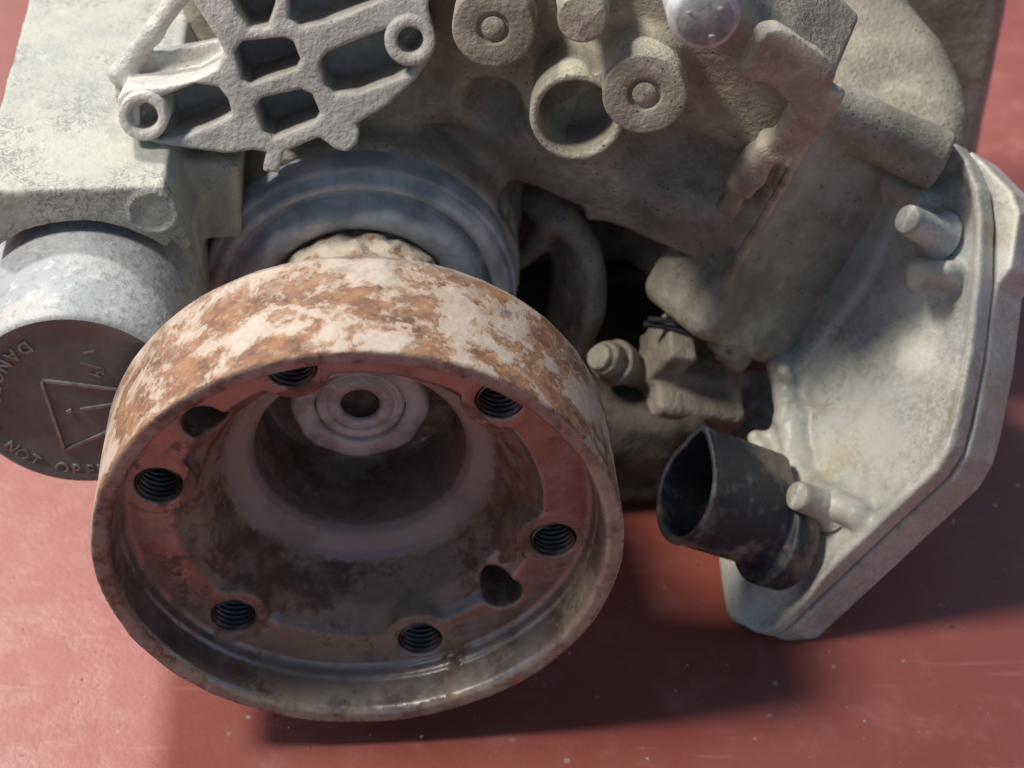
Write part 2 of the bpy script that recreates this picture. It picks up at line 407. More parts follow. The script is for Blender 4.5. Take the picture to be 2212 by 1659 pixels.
t = NT('cap_alloy'); a = t.noise(70, 5, 0.6, 0.3); b = t.noise(420, 4, 0.65)
c = t.mix(t.ramp(a, 0.36, 0.64), (0.34, 0.365, 0.375), (0.45, 0.455, 0.44)); c = t.mix(t.math('MULTIPLY', t.ramp(b, 0.50, 0.62), 0.7), c, (0.27, 0.265, 0.25)); c = t.mix(t.math('MULTIPLY', t.ramp(t.noise(300, 5, 0.7), 0.55, 0.66), 0.6), c, (0.56, 0.58, 0.58))
c = t.mix(t.math('MULTIPLY', t.ramp(t.noise(36, 3), 0.52, 0.68), 0.45), c, (0.46, 0.43, 0.36))
M['cap_side'] = t.set(c, 0.62, 0.08, 0.4, t.bump(b, 0.6, 0.0006))
t = NT('cap_face_alloy'); a = t.noise(80, 5, 0.65); b = t.noise(420, 4, 0.65)
c = t.mix(t.ramp(a, 0.36, 0.66), (0.15, 0.155, 0.155), (0.105, 0.108, 0.108)); c = t.mix(t.math('MULTIPLY', t.ramp(b, 0.55, 0.70), 0.5), c, (0.13, 0.10, 0.09))
M['cap_face'] = t.set(c, 0.5, 0.0, 0.5, t.bump(b, 0.35, 0.0004))
t = NT('cap_letter_edge'); M['letters'] = t.set(t.mix(t.ramp(t.noise(300, 3), 0.4, 0.6), (0.30, 0.285, 0.27), (0.20, 0.185, 0.175)), 0.42, 0.2, 0.5)

t = NT('black_plastic'); a = t.noise(34, 5, 0.6); b = t.noise(260, 5, 0.65)
c = t.mix(t.ramp(a, 0.49, 0.62), (0.022, 0.028, 0.036), (0.25, 0.205, 0.15)); c = t.mix(t.math('MULTIPLY', t.ramp(b, 0.52, 0.70), 0.45), c, (0.17, 0.17, 0.16))
M['plastic'] = t.set(c, t.mixf(t.ramp(a, 0.45, 0.6), 0.5, 0.8), 0.0, 0.35, t.bump(b, 0.25, 0.0003))
M['dusty'] = cast_metal('dusty_grime', (0.23, 0.20, 0.155), (0.34, 0.305, 0.24), (0.12, 0.10, 0.078), grain=1.0)
# stains on the cover's paint
mt = M['cover'].node_tree; bs = mt.nodes['Principled BSDF']; old = bs.inputs['Base Color'].links[0].from_socket
q = NT.__new__(NT); q.m = M['cover']; q.t = mt; q.b = bs; q.co = [n for n in mt.nodes if n.type == 'TEX_COORD'][0].outputs['Object']
c2 = q.mix(q.math('MULTIPLY', q.ramp(q.noise(48, 6, 0.7, 0.6), 0.59, 0.65), 0.35), old, (0.50, 0.38, 0.22))
c2 = q.mix(q.math('MULTIPLY', q.math('MULTIPLY', q.ramp(q.noise(26, 4, 0.6), 0.48, 0.62), q.ramp(q.noise(520, 4, 0.75), 0.47, 0.56)), 0.5), c2, (0.30, 0.265, 0.205))
q.put(bs.inputs['Base Color'], c2)
t = NT('zinc_bolt'); b = t.noise(350, 4, 0.6)
M['bolt'] = t.set(t.mix(t.ramp(b, 0.4, 0.66), (0.52, 0.56, 0.56), (0.36, 0.38, 0.37)), 0.6, 0.05, 0.5, t.bump(b, 0.4, 0.0004))

# ---- painted floor
t = NT('red_painted_floor')
a = t.noise(9, 5, 0.6, 0.3); b = t.noise(60, 5, 0.65); f = t.noise(700, 3, 0.6)
c = t.mix(t.ramp(a, 0.34, 0.66), (0.27, 0.062, 0.044), (0.31, 0.088, 0.066))
c = t.mix(t.math('MULTIPLY', t.ramp(b, 0.50, 0.70), 0.55), c, (0.37, 0.135, 0.112))
c = t.mix(t.math('MULTIPLY', t.ramp(f, 0.55, 0.70), 0.25), c, (0.25, 0.06, 0.05))
sp = t.math('MULTIPLY', t.ramp(t.vor(130), 0.13, 0.06), t.ramp(t.noise(28, 3), 0.50, 0.60))
c = t.mix(t.math('MULTIPLY', sp, 0.85), c, (0.46, 0.38, 0.35))
sp2 = t.math('MULTIPLY', t.ramp(t.vor(75), 0.065, 0.035), t.ramp(t.noise(19, 3), 0.52, 0.60))
c = t.mix(t.math('MULTIPLY', sp2, 0.8), c, (0.10, 0.06, 0.05))
mp = t.n('ShaderNodeMapping'); t.t.links.new(t.co, mp.inputs['Vector']); mp.inputs['Scale'].default_value = (30, 260, 30); mp.inputs['Rotation'].default_value = (0, 0, 0.9)
scr = t.math('MULTIPLY', t.ramp(t.noise(1.0, 3, 0.6, 0.0, mp.outputs[0]), 0.60, 0.70), t.ramp(t.noise(12, 2), 0.46, 0.60))
c = t.mix(t.math('MULTIPLY', scr, 0.22), c, (0.52, 0.27, 0.23))
M['floor'] = t.set(c, t.mixf(t.ramp(b, 0.35, 0.7), 0.44, 0.60), 0, 0.6, t.bump(f, 0.25, 0.0004, t.bump(b, 0.2, 0.001)))

# ------------------------------------------------------------------ the floor
fl = bpy.data.meshes.new('floor'); s_ = 3.0
fl.from_pydata([(-s_, -s_, FLOOR*MM), (s_, -s_, FLOOR*MM), (s_, s_, FLOOR*MM), (-s_, s_, FLOOR*MM)], [], [(0, 1, 2, 3)])
floor = link('floor', fl, None, M['floor']); floor['kind'] = 'structure'

# ------------------------------------------------------------------ the differential
ROOT = bpy.data.objects.new('rear_differential', None); scene.collection.objects.link(ROOT)
ROOT.empty_display_size = 0.02
ROOT['label'] = 'dirty cast aluminium rear differential with a rusty round drive flange lying on the red floor'
ROOT['category'] = 'differential'

# ---- drive flange (rusty drum) --------------------------------------------------------
BC_R, RING_Y = 44.4, 12.6
HOLES = [-14.5+60*i for i in range(6)]
F = Field((-60, -2, -60), (60, 62, 60), 0.5)
F.rev([(0.0, 55), (23.0, 55), (23.6, 53), (24.2, 33.5), (25.6, 31.2), (29.6, 29.2), (31.6, 27.0), (36.0, 18.5), (39.2, 15.2), (40.6, RING_Y+0.5), (41.2, RING_Y), (50.6, RING_Y), (51.6, RING_Y-0.9), (51.9, 9.6),
       (52.6, 8.9), (53.1, 1.4), (54.0, 0.2), (57.0, 0.0), (57.3, 0.25), (57.3, 3.2), (57.0, 30.5), (56.2, 32.6), (54, 33.3), (30, 34), (28, 58), (0, 59)], k=0.3)
for a in HOLES:
    a = math.radians(a); x, z = BC_R*math.cos(a), BC_R*math.sin(a)
    F.cyl((x, RING_Y, z), (x, 22, z), 8.2, 9.6, k=0.8, rnd=0.5)
for a in HOLES:
    a = math.radians(a); x, z = BC_R*math.cos(a), BC_R*math.sin(a)
    F.cyl((x, RING_Y-3, z), (x, 40, z), 5.0, k=0.4, sub=True)
    F.cyl((x, RING_Y-3, z), (x, RING_Y+0.9, z), 5.9, 5.1, k=0.3, sub=True)
for a in (-42, 138):
    a = math.radians(a); x, z = 42.0*math.cos(a), 42.0*math.sin(a)
    F.cyl((x, RING_Y-6, z), (x, 26, z), 4.7, k=1.2, sub=True)
flange = F.mesh('drive_flange', M['flange'], ROOT, lump=[(0.10, 6.0, 3), (0.05, 2.0, 4)])
flange['label'] = 'rusty open drive flange with flaking pale paint'
# threads
def thread_mesh():
    vs, fs = [], []; S, N = 40, 96; y0, y1 = 0.3, 22.0
    for i in range(N+1):
        y = y0+(y1-y0)*i/N
        for j in range(S):
            ph = (y/1.5+j/S) % 1.0; r = 4.25+0.95*abs(2*ph-1)
            th = 2*math.pi*j/S; vs.append((r*math.cos(th), y, r*math.sin(th)))
    for i in range(N):
        for j in range(S):
            k = (j+1) % S; fs.append((i*S+j, i*S+k, (i+1)*S+k, (i+1)*S+j))
    c = len(vs); vs.append((0, y1, 0))
    for j in range(S): fs.append((N*S+j, N*S+(j+1) % S, c))
    return vs, fs
tv, tf = thread_mesh(); tme = None
for a in HOLES:
    a = math.radians(a); x, z = BC_R*math.cos(a), BC_R*math.sin(a)
    if tme is None:
        o = mesh_obj('screw_thread', tv, tf, M['thread'], flange); tme = o.data
    else: o = link('screw_thread', tme, flange)
    o.location = to_world((x, RING_Y, z))
# shaft end in the bore
f8 = lambda a: 1.0 if math.cos(8*(a-0.35)) > 2 else (math.cos(math.pi/8)/max(math.cos((a-0.3+math.pi/8) % (math.pi/4)-math.pi/8), math.cos(math.pi/8)*0.999))
v, f = lathe([(10.8, 50.4), (10.8, 48.3), (11.4, 47.7), (15.2, 47.5), (16.3, 48.4), (16.6, 56.5)], 96, lambda a: min(f8(a)*1.05, 1.0))
mesh_obj('hub_nut', v, f, M['hub'], flange)
v, f = lathe([(0.01, 64), (4.6, 64), (4.6, 49.0), (5.2, 48.3), (7.6, 48.2), (8.0, 48.9), (8.7, 48.9), (9.2, 48.3), (10.2, 48.6), (10.7, 50), (10.7, 56)], 64)
mesh_obj('shaft_end', v, f, M['hub'], flange)
v, f = lathe([(0.01, 52.0), (4.4, 52.0), (4.55, 49.4)], 40); mesh_obj('centre_bore', v, f, M['bore'], flange)
# neck behind the drum, crusted
F = Field((-30, 54, -30), (30, 100, 30), 0.6)
F.rev([(0, 56), (27.5, 56), (25, 62), (23.8, 66), (23.6, 84), (22, 88), (21, 98), (0, 98)], k=0.5)
F.mesh('neck', M['crust'], flange, lump=[(0.9, 4.0, 11), (0.45, 1.7, 12)])

# ---- shaft seal ------------------------------------------------------------------------
v, f = lathe([(20.5, 91), (22.5, 88), (24.2, 85.6), (26.5, 84.4), (29, 84.6), (30.8, 86.4), (31.8, 89.4), (32.8, 90.2), (33.6, 88.4), (35.0, 87.2), (36.6, 87.6), (37.4, 89.6), (38.0, 89.8), (38.8, 89.0), (39.5, 90.4), (39.7, 97.5)], 160)
mesh_obj('shaft_seal', v, f, M['rubber'], ROOT)['label'] = 'blue grey dusty rubber shaft seal'

# ---- main housing ------------------------------------------------------------------------
N_COV = nrm((-0.75, -0.25, 0.60))                       # direction the side cover faces
Q_COV = U(1640, 1370, z=-60.0)
def C(px, py): return U(px, py, plane=(Q_COV, N_COV))
H = Field((-62, 50, -64), (190, 225, 100), 0.7)
H.rev([(0, 96.5), (39.6, 96.5), (40.8, 98), (41.5, 118), (47, 140), (60, 160), (60, 250), (0, 250)], k=3)       # bearing nose
# slanting wall that carries the bosses
NW = nrm((-0.44, -0.85, -0.26)); W0 = U(1090, 392, y=110)
def wp(px, py, off=0.0): return U(px, py, plane=(W0+NW*off, NW))
WX = nrm(np.cross(NW, (0, 0, 1))); WX = WX if WX[0] > 0 else -WX; WYv = np.cross(NW, WX); WYv = WYv if WYv[2] > 0 else -WYv
wpoly = [(1000, 300), (1078, 392), (1100, 394), (1180, 422), (1250, 452), (1262, 484), (1310, 488), (1345, 500), (1400, 526), (1500, 566), (1575, 592), (1660, 480), (1730, 330), (1785, 200), (1690, 110), (1620, 60), (1560, -25), (1300, -40), (900, -40), (900, 200)]
wq = [wp(*p)-W0 for p in wpoly]; w2 = np.array([(q@WX, q@WYv) for q in wq]); WT = Poly2(w2, pad=14)
def wall_fn(P):
    q = P-W0.astype(np.float32); d2 = WT(q@WX.astype(np.float32), q@WYv.astype(np.float32)); w = np.abs(q@NW.astype(np.float32)+13)-13
    dx = d2+3; dy = w+3
    return (np.minimum(np.maximum(dx, dy), 0)+np.sqrt(np.maximum(dx, 0)**2+np.maximum(dy, 0)**2)-3).astype(np.float32)
aw = np.array(wq)+W0; aw = np.concatenate([aw, aw-NW*26])
H.apply(wall_fn, aw.min(0), aw.max(0), 7)
H.box((20, 165, 28), (62, 30, 40), rnd=6, k=6)
H.box((5, 116, 54), (26, 10, 15), rnd=4, k=4)  # added block hidden behind the bracket, keeps a sun spot off the floor
housing = None
# mass behind and below the nose
H.box((80, 178, -16), (62, 34, 42), rnd=8, k=8)
# barrel of the crown-wheel side, square to the side cover; a joint runs round it
A0 = C(1725, 562)-N_COV*2
g0, g1 = C(1905, 440), C(1690, 792); gb = nrm(g1-g0); gc = nrm(np.cross(N_COV, gb)); gc = gc if gc[1] < 0 else -gc
gm = (g0+g1)/2; gl = np.linalg.norm(g1-g0)/2
GA = np.stack([N_COV, gb, gc], 1)
H.box(gm+N_COV*10-gc*14-gb*4, (16, gl+6, 14), GA, rnd=5, k=2)
H.box(gm+N_COV*27-gc*13.4-gb*4, (7, gl+6, 14), GA, rnd=5, k=1.2)
H.box(gm+N_COV*6-gc*38-gb*2, (18, gl+2, 20), GA, rnd=6, k=5)
ND = nrm((-0.08, -0.34, 0.93)); D0P = U(1900, 270, y=104)
DX = nrm(np.cross((0, 1, 0), ND)); DYv = np.cross(ND, DX)
dpoly = [(1560, -160), (1900, -160), (1975, -10), (2045, 70), (2092, 170), (2106, 235), (2094, 285), (2040, 315), (1960, 318), (1840, 262), (1740, 200), (1620, 60)]
dq = [U(*p, plane=(D0P, ND))-D0P for p in dpoly]; DT = Poly2(np.array([(q@DX, q@DYv) for q in dq]), pad=14)
def dome_fn(P):
    q = P-D0P.astype(np.float32); u_ = q@DX.astype(np.float32); v_ = q@DYv.astype(np.float32)
    d2 = DT(u_, v_); w = np.abs(q@ND.astype(np.float32)+17)-17; dx = d2+7; dy = w+7
    return (np.minimum(np.maximum(dx, dy), 0)+np.sqrt(np.maximum(dx, 0)**2+np.maximum(dy, 0)**2)-7).astype(np.float32)
ad = np.array(dq)+D0P; ad = np.concatenate([ad, ad-ND*34]); H.apply(dome_fn, ad.min(0), ad.max(0), 5)
pq = U(2150, 150, y=186)
H.box((pq[0]-34, 196, pq[2]-10), (34, 12, 50), rnd=5, k=4)
# boss cylinders
BD = nrm((-0.12, -0.97, 0.16))
def boss(px, py, off, r, k=3.0, dr=1.0, ln=34):
    p = wp(px, py, off); H.cyl(p, p-BD*ln, r, r+dr, k=k, rnd=1.0); return p
BOSSES = []
for (px_, py_, off_, r_b, k_b, dr_b, kind_) in ((1245, 255, 20, 10.3, 4, 1.0, 'port'), (1392, 205, 18, 9.0, 4, 1.0, 'boss'), (1065, 62, 15, 9.0, 3, 1.0, 'boss'), (1258, 42, 18, 5.2, 4, 2.5, 'stub')):
    p = boss(px_, py_, off_, r_b-0.25, k_b, dr_b); BOSSES.append((p, r_b, kind_))
pcup = BOSSES[0][0]
for p, r_b, kind_ in BOSSES: H.cyl(p+BD*3, p-BD*1.0, r_b+2, k=0.3, sub=True)
# dark recesses
H.cyl(pcup+BD*3, pcup-BD*14, 8.6, k=0.8, sub=True)
H.ell(wp(1450, 385, 2), (19, 20, 12), np.stack([WX, NW, WYv], 1), k=8, sub=True)
H.ell(wp(1068, 235, 0), (7, 10, 9), k=4, sub=True)
H.ell(wp(1150, 190, 0), (8, 5, 8), k=5, sub=True)
# joint ears along the seam
H.cyl(wp(1628, 98, 9), wp(1778, 180, 4), 6.4, 5.6, k=3.5, rnd=3.0, noise=(1.2, 5))
for (a_, b_, w_, h_) in (((1782, 205, 7), (1690, 322, 5), 4.4, 3.6), ((1668, 310, 6), (1604, 392, 6), 3.4, 3.6), ((1606, 390, 4), (1574, 446, 4), 2.8, 3.0)):
    p_, q_ = wp(*a_), wp(*b_); dd = nrm(q_-p_)
    H.box((p_+q_)/2, (np.linalg.norm(q_-p_)/2+1.0, h_, w_), np.stack([dd, NW, nrm(np.cross(dd, NW))], 1), rnd=1.8, k=3.0, noise=(1.1, 5))
# open cavity under the web
for (a_, b_, r_c) in ((1290, 540, 4.0), (1150, 470, 6.0), (1120, 440, 5)):
    p_ = U(a_, b_, y=92); dv = nrm((0.03, 0.80, -0.60)); H.cyl(p_-dv*34, p_+dv*20, r_c, k=1.2, sub=True)
# parting line
H.chain([wp(1792, 192, 2), wp(1752, 285, 2), wp(1690, 400, 3), wp(1620, 520, 4), wp(1570, 600, 5)], [1.3]*5, k=1.2)
# cross boss
H.cyl(U(1785, 235, y=101), U(2030, 350, y=93), 6.8, 8.0, k=3, rnd=0.8)
housing = None
housing = H.mesh('housing', M['cast'], ROOT, lump=[(0.25, 9.0, 21), (0.10, 2.0, 22)])

BA = np.stack([nrm(np.cross(-BD, (0, 0, 1))), -BD, nrm(np.cross(np.cross(-BD, (0, 0, 1)), -BD))], 1)
for p, r_b, kind_ in BOSSES:
    side = [(r_b-0.55, 0.0), (r_b-0.1, 0.18), (r_b+0.08, 0.6), (r_b+0.3, 8.0)]
    if kind_ == 'port': prof = [(0.01, 13.5), (8.3, 13.5), (8.5, 1.2), (8.9, 0.0)]+side
    elif kind_ == 'boss': prof = [(0.01, 0.3), (2.4, 0.3), (2.65, 0.6), (2.8, 1.2), (3.4, 1.2), (3.7, 0.15), (4.1, 0.0)]+side
    else: prof = [(0.01, 0.0)]+side
    v, f = lathe(prof, 72, lambda a: 1+0.006*math.sin(3*a+p[0])+0.004*math.sin(7*a+p[2]))
    mesh_obj({'port': 'breather_port', 'boss': 'boss', 'stub': 'stub'}[kind_], v, f, M['cast'], housing, True, (p, BA))

# ---- left clutch housing box ---------------------------------------------------------------
CAPY = 34.0; CAPC = U(165, 872, y=CAPY); CAP_R = 25.0; BXY = 64.0
FBX = (np.zeros(3), np.array([[1, 0, 0], [0, 0, -1], [0, 1, 0]], float))       # x, z, -y
def bx(px, py, y=64): p = U(px, py, y=y); return (p[0], p[2])
ztop = U(200, 406, y=BXY)[2]; xl = U(36, 30, z=ztop)[0]
B = Field((-130, -22, -290), (0, 62, -56), 0.75, FBX)
B.prism([(xl+2, ztop), bx(352, 402), bx(372, 430), bx(398, 500), bx(412, 535), bx(398, 545), bx(370, 520), (CAPC[0]+10, CAPC[2]), (xl+2, CAPC[2])], -285, -BXY, rnd=0.9, k=1)
B.prism([(xl+2, ztop-24), bx(412, 535), (bx(412, 535)[0], CAPC[2]-10), (xl+2, CAPC[2]-10)], -285, -(BXY+14), rnd=1.6, k=3)
B.prism([bx(400, 350, 84), bx(518, 350, 84), bx(522, 520, 84), bx(400, 520, 84)], -285, -84, rnd=2, k=3)
B.cyl((CAPC[0], BXY-18, CAPC[2]), (CAPC[0], BXY+13, CAPC[2]), CAP_R+2.8, k=1.2, sub=True)
p = U(330, 458, y=BXY); B.cyl(p+np.array([0, -0.7, 0]), p+np.array([0, 2, 0]), 5.6, k=0.5); B.cyl(p+np.array([0, -2, 0]), p+np.array([0, -0.1, 0]), 4.9, k=0.5, sub=True)
B.mesh('clutch_housing', M['cast_pale'], ROOT, lump=[(0.10, 8, 31), (0.10, 1.8, 32)])

# ---- filter cap ---------------------------------------------------------------------------
cx, cz = CAPC[0], CAPC[2]
prof = [(CAP_R, 95), (CAP_R, CAPY+3.0), (CAP_R-0.15, CAPY+1.6), (CAP_R-0.5, CAPY+0.7), (CAP_R-1.2, CAPY+0.3)]
v, f = lathe(prof, 160); v += np.array([cx, 0, cz]); capo = mesh_obj('filter_cap', v, f, M['cap_side'], ROOT)
capo['label'] = 'grey round cap with embossed warning triangle and lettering'
v, f = lathe([(CAP_R-1.2, CAPY+0.3), (CAP_R-2.2, CAPY+0.25), (CAP_R-3.6, CAPY+1.0), (16, CAPY+1.1), (0.01, CAPY+1.1)], 160); v += np.array([cx, 0, cz])
mesh_obj('face', v, f, M['cap_face'], capo)
FACE_Y = CAPY+1.1
def bars(name, segs, w=0.55, h=0.5):
    """raised strokes on the cap's face; segs = list of ((x,z),(x,z)) in mm from its centre"""
    bm = bmesh.new()
    for (x0, z0), (x1, z1) in segs:
        d = np.array([x1-x0, z1-z0]); L_ = np.linalg.norm(d); d /= L_; nn = np.array([-d[1], d[0]])
        ring = []
        for (e, s) in ((0, -1), (1, -1), (1, 1), (0, 1)):
            q = np.array([x0, z0])+d*(L_*e+(0.3 if e else -0.3))+nn*s*w/2; ring.append(q)
        lo = [bm.verts.new(to_world((cx+q[0], FACE_Y+0.2, cz+q[1]))) for q in ring]
        mid = np.mean(ring, 0)
        hi = [bm.verts.new(to_world((cx+mid[0]+(q[0]-mid[0])*(1-0.15/L_), FACE_Y-h, cz+mid[1]+(q[1]-mid[1])*0.9+0))) for q in ring]
        bm.faces.new(hi)
        for i in range(4): bm.faces.new((lo[i], lo[(i+1) % 4], hi[(i+1) % 4], hi[i]))
    bmesh.ops.recalc_face_normals(bm, faces=bm.faces)
    me = bpy.data.meshes.new(name); bm.to_mesh(me); bm.free()
    return link(name, me, capo, M['letters'])
def fc(px, py):                                            # picture point -> place on the cap's face
    p = U(px, py, y=FACE_Y); return (p[0]-cx, p[2]-cz)
tri = [fc(88, 818), fc(140, 975), fc(395, 858)]
def short(a, b, e): 
    a, b = np.array(a), np.array(b); d = (b-a)/np.linalg.norm(b-a); return (tuple(a+d*e), tuple(b-d*e))
bars('warning_triangle', [short(tri[0], tri[1], .6), short(tri[1], tri[2], .6), short(tri[2], tri[0], .6)], 0.7, 0.5)
bars('exclamation_mark', [(fc(146, 888), fc(154, 885)), (fc(176, 883), fc(270, 868))], 0.8, 0.5)
bars('raised_mark', [(fc(182, 762), fc(203, 757)), (fc(176, 783), fc(218, 795)), (fc(210, 804), fc(222, 797)), (fc(222, 797), fc(223, 806)), (fc(278, 801), fc(312, 783)), (fc(196, 806), fc(216, 812))], 0.55, 0.4)
def ring_text(txt, a0, step, r=20.2, size=4.6):
    for i, ch in enumerate(txt):
        if ch == ' ': continue
        cu = bpy.data.curves.new('letter', 'FONT'); cu.body = ch; cu.size = size*MM; cu.extrude = 0.35*MM; cu.bevel_depth = 0.10*MM
        cu.align_x = 'CENTER'; cu.align_y = 'CENTER'
        ob = bpy.data.objects.new('letter_curve', cu); scene.collection.objects.link(ob)
        bpy.context.view_layer.update()
        me = bpy.data.meshes.new_from_object(ob.evaluated_get(bpy.context.evaluated_depsgraph_get()))
        bpy.data.objects.remove(ob)
        th = math.radians(a0+step*i); pos = np.array([r*math.cos(th), r*math.sin(th)])
        up = -pos/np.linalg.norm(pos); rt = np.array([up[1], -up[0]])
        co = np.empty(len(me.vertices)*3, np.float32); me.vertices.foreach_get('co', co); co = co.reshape(-1, 3)/MM
        co[:, 0] *= 0.88
        w = np.stack([cx+pos[0]+co[:, 0]*rt[0]+co[:, 1]*up[0], FACE_Y-0.05-co[:, 2], cz+pos[1]+co[:, 0]*rt[1]+co[:, 1]*up[1]], 1)
        me.vertices.foreach_set('co', to_world(w).astype(np.float32).ravel()); me.update()
        link('letter', me, capo, M['letters'])
ring_text('DANGER', 119, 11.5, 18.3, 4.6)
ring_text('DO NOT OPEN', 191.5, 8.7, 21.3, 4.45)

# ---- mounting bracket -----------------------------------------------------------------------
NB = nrm((0.02, -0.94, 0.34)); OB = U(600, 320, y=80)
EX = nrm(np.cross((0, 0, 1), NB)*-1.0); EX = EX if EX[0] > 0 else -EX; EY = np.cross(NB, EX)
if EY[2] < 0: EY = -EY
FB = (OB, np.stack([EX, EY, np.cross(EX, EY)], 1))
sgn = 1.0 if np.cross(EX, EY)@NB > 0 else -1.0
def bp(px, py, off=0.0):
    q = U(px, py, plane=(OB+NB*off, NB))-OB; return (q@FB[1][:, 0], q@FB[1][:, 1])
def bz(z0, z1): return (z0, z1) if sgn > 0 else (-z1, -z0)
K = Field((-54, -14, -28), (46, 76, 5), 0.42, FB)
out = [(252, 215), (258, 258), (285, 295), (345, 314), (420, 324), (490, 332), (545, 324), (575, 330), (568, 370), (600, 375), (614, 328), (690, 298), (720, 322), (748, 330), (772, 312), (778, 285), (770, 268), (840, 228), (900, 170), (932, 125), (940, 80), (925, 20), (930, -60), (930, -200), (380, -200), (385, -80), (404, -30), (420, 10), (470, 85), (484, 115), (468, 147), (421, 172), (360, 186), (299, 190), (265, 195)]
K.prism([bp(*p) for p in out], *bz(-22, 0), rnd=0.9, k=0.5)
pockets = [
 [(506, 112), (525, 90), (612, 82), (634, 92), (650, 132), (640, 148), (540, 182), (522, 172)],
 [(552, 230), (566, 214), (650, 194), (674, 204), (692, 246), (682, 262), (592, 298), (568, 286)],
 [(690, 136), (706, 114), (800, 78), (850, 58), (925, 60), (925, 110), (890, 152), (850, 172), (775, 200), (722, 202), (702, 184)],
 [(300, 230), (360, 205), (420, 182), (472, 190), (492, 216), (500, 246), (470, 264), (400, 292), (345, 303), (300, 290)],
 [(505, -80), (498, -10), (510, 22), (537, 62), (578, 58), (594, 12), (596, -80)],
 [(622, -80), (624, 40), (648, 58), (700, 48), (800, 10), (880, -30), (880, -80)]]
for pk in pockets: K.prism([bp(*p) for p in pk], *bz(-19, 4), rnd=1.0, k=1.2, sub=True)
bk = lambda px, py, o: U(px, py, plane=(OB+NB*o, NB))
K.chain([bk(262, 160, -17), bk(330, 70, -17), bk(410, -40, -17)], [3.0, 2.2, 2.4], k=2)
K.prism([bp(*p, -22) for p in [(258, 130), (300, 110), (400, 95), (475, 80), (520, 120), (480, 200), (300, 260), (250, 200)]], *bz(-23, -18), rnd=1, k=2)
bracket = K.mesh('mounting_bracket', M['cast_grey'], ROOT, lump=[(0.12, 4.0, 41), (0.08, 1.3, 42)])
bracket['label'] = 'pale grey ribbed mounting bracket with open pockets'
def tube(name, p, ax, r, ri, l0, l1, mat, parent, seg=64, ch=0.5):
    """a bored bushing round axis ax through p, from l0 to l1"""
    ax = nrm(ax); a = nrm(np.cross(ax, (0.3, 0.2, 0.9))); b = np.cross(ax, a)
    prof = [(r, l0), (r, l1-ch), (r-ch, l1), (ri+ch*0.8, l1), (ri, l1-ch), (ri*0.9, l1-8), (0.01, l1-8)]
    vs, fs = [], []; n = len(prof)
    for i in range(seg):
        t_ = 2*math.pi*i/seg
        for (rr, l) in prof: vs.append(p+ax*l+(a*math.cos(t_)+b*math.sin(t_))*rr)
    for i in range(seg):
        j = (i+1) % seg
        for q in range(n-1): fs.append((i*n+q, j*n+q, j*n+q+1, i*n+q+1))
    return mesh_obj(name, vs, fs, mat, parent)
tube('bushing', U(312, 247, plane=(OB, NB)), NB, 5.6, 3.3, -19, 2.6, M['cast_grey'], bracket)
tube('bushing', U(886, 84, plane=(OB, NB)), NB, 5.8, 3.0, -18, 2.4, M['cast_grey'], bracket)

# ---- side cover --------------------------------------------------------------------------------
E2 = nrm(UP@MY-((UP@MY)@N_COV)*N_COV); E1 = np.cross(E2, N_COV)
FC = (Q_COV, np.stack([E1, E2, N_COV], 1))
def cp(px, py, off=0.0):
    q = U(px, py, plane=(Q_COV+N_COV*off, N_COV))-Q_COV; return (q@E1, q@E2)
outc = [(2062, 306), (2088, 345), (2112, 402), (2120, 470), (2116, 600), (2098, 760), (2070, 900), (2052, 965), (2020, 1018), (1900, 1130), (1740, 1282), (1668, 1352), (1640, 1368), (1612, 1360), (1588, 1334), (1571, 1296), (1562, 1250), (1560, 1150), (1600, 1050), (1640, 960), (1672, 900), (1668, 820), (1690, 780), (1735, 690), (1795, 590), (1840, 490), (1855, 400), (1920, 350), (2005, 330)]
lo = np.min([cp(*p) for p in outc], 0); hi = np.max([cp(*p) for p in outc], 0)
S = Field((lo[0]-8, lo[1]-8, -24), (hi[0]+22, hi[1]+14, 14), 0.55, FC)
S.prism([cp(*p) for p in outc], -6.0, 0, rnd=1.2, k=0.5)
out2 = [(2062, 306), (2095, 335), (2150, 392), (2168, 440), (2150, 560), (2120, 600), (2100, 760), (2072, 902), (2054, 968), (2022, 1022), (1902, 1134), (1742, 1286), (1668, 1356), (1640, 1368), (1606, 1352), (1574, 1300), (1560, 1240), (1562, 1150), (1700, 900), (1800, 700), (1900, 500), (1960, 380)]
S.prism([cp(*p) for p in out2], -17.5, -6.5, rnd=0.8, k=0.3)
inn = [(2060, 360), (2090, 420), (2096, 480), (2092, 600), (2074, 760), (2046, 890), (2026, 950), (1990, 1004), (1880, 1108), (1760, 1222), (1720, 1250), (1690, 1220), (1690, 1140), (1700, 1000), (1700, 850), (1790, 720), (1880, 600), (1930, 480), (1990, 380)]
S.prism([cp(*p) for p in inn], -1.6, 6, rnd=1.0, k=3.0, sub=True)
# scoop at the foot
S.ell(C(1700, 1275)+N_COV*1.6, (5.4, 17, 4.6), np.stack([nrm(np.cross(nrm(C(1780, 1180)-C(1640, 1340)), N_COV)), nrm(C(1780, 1180)-C(1640, 1340)), N_COV], 1), k=2.5, sub=True)
S.cap(C(1575, 1200)+N_COV*-2, C(1590, 1310)-N_COV*2, 3.5, k=3)
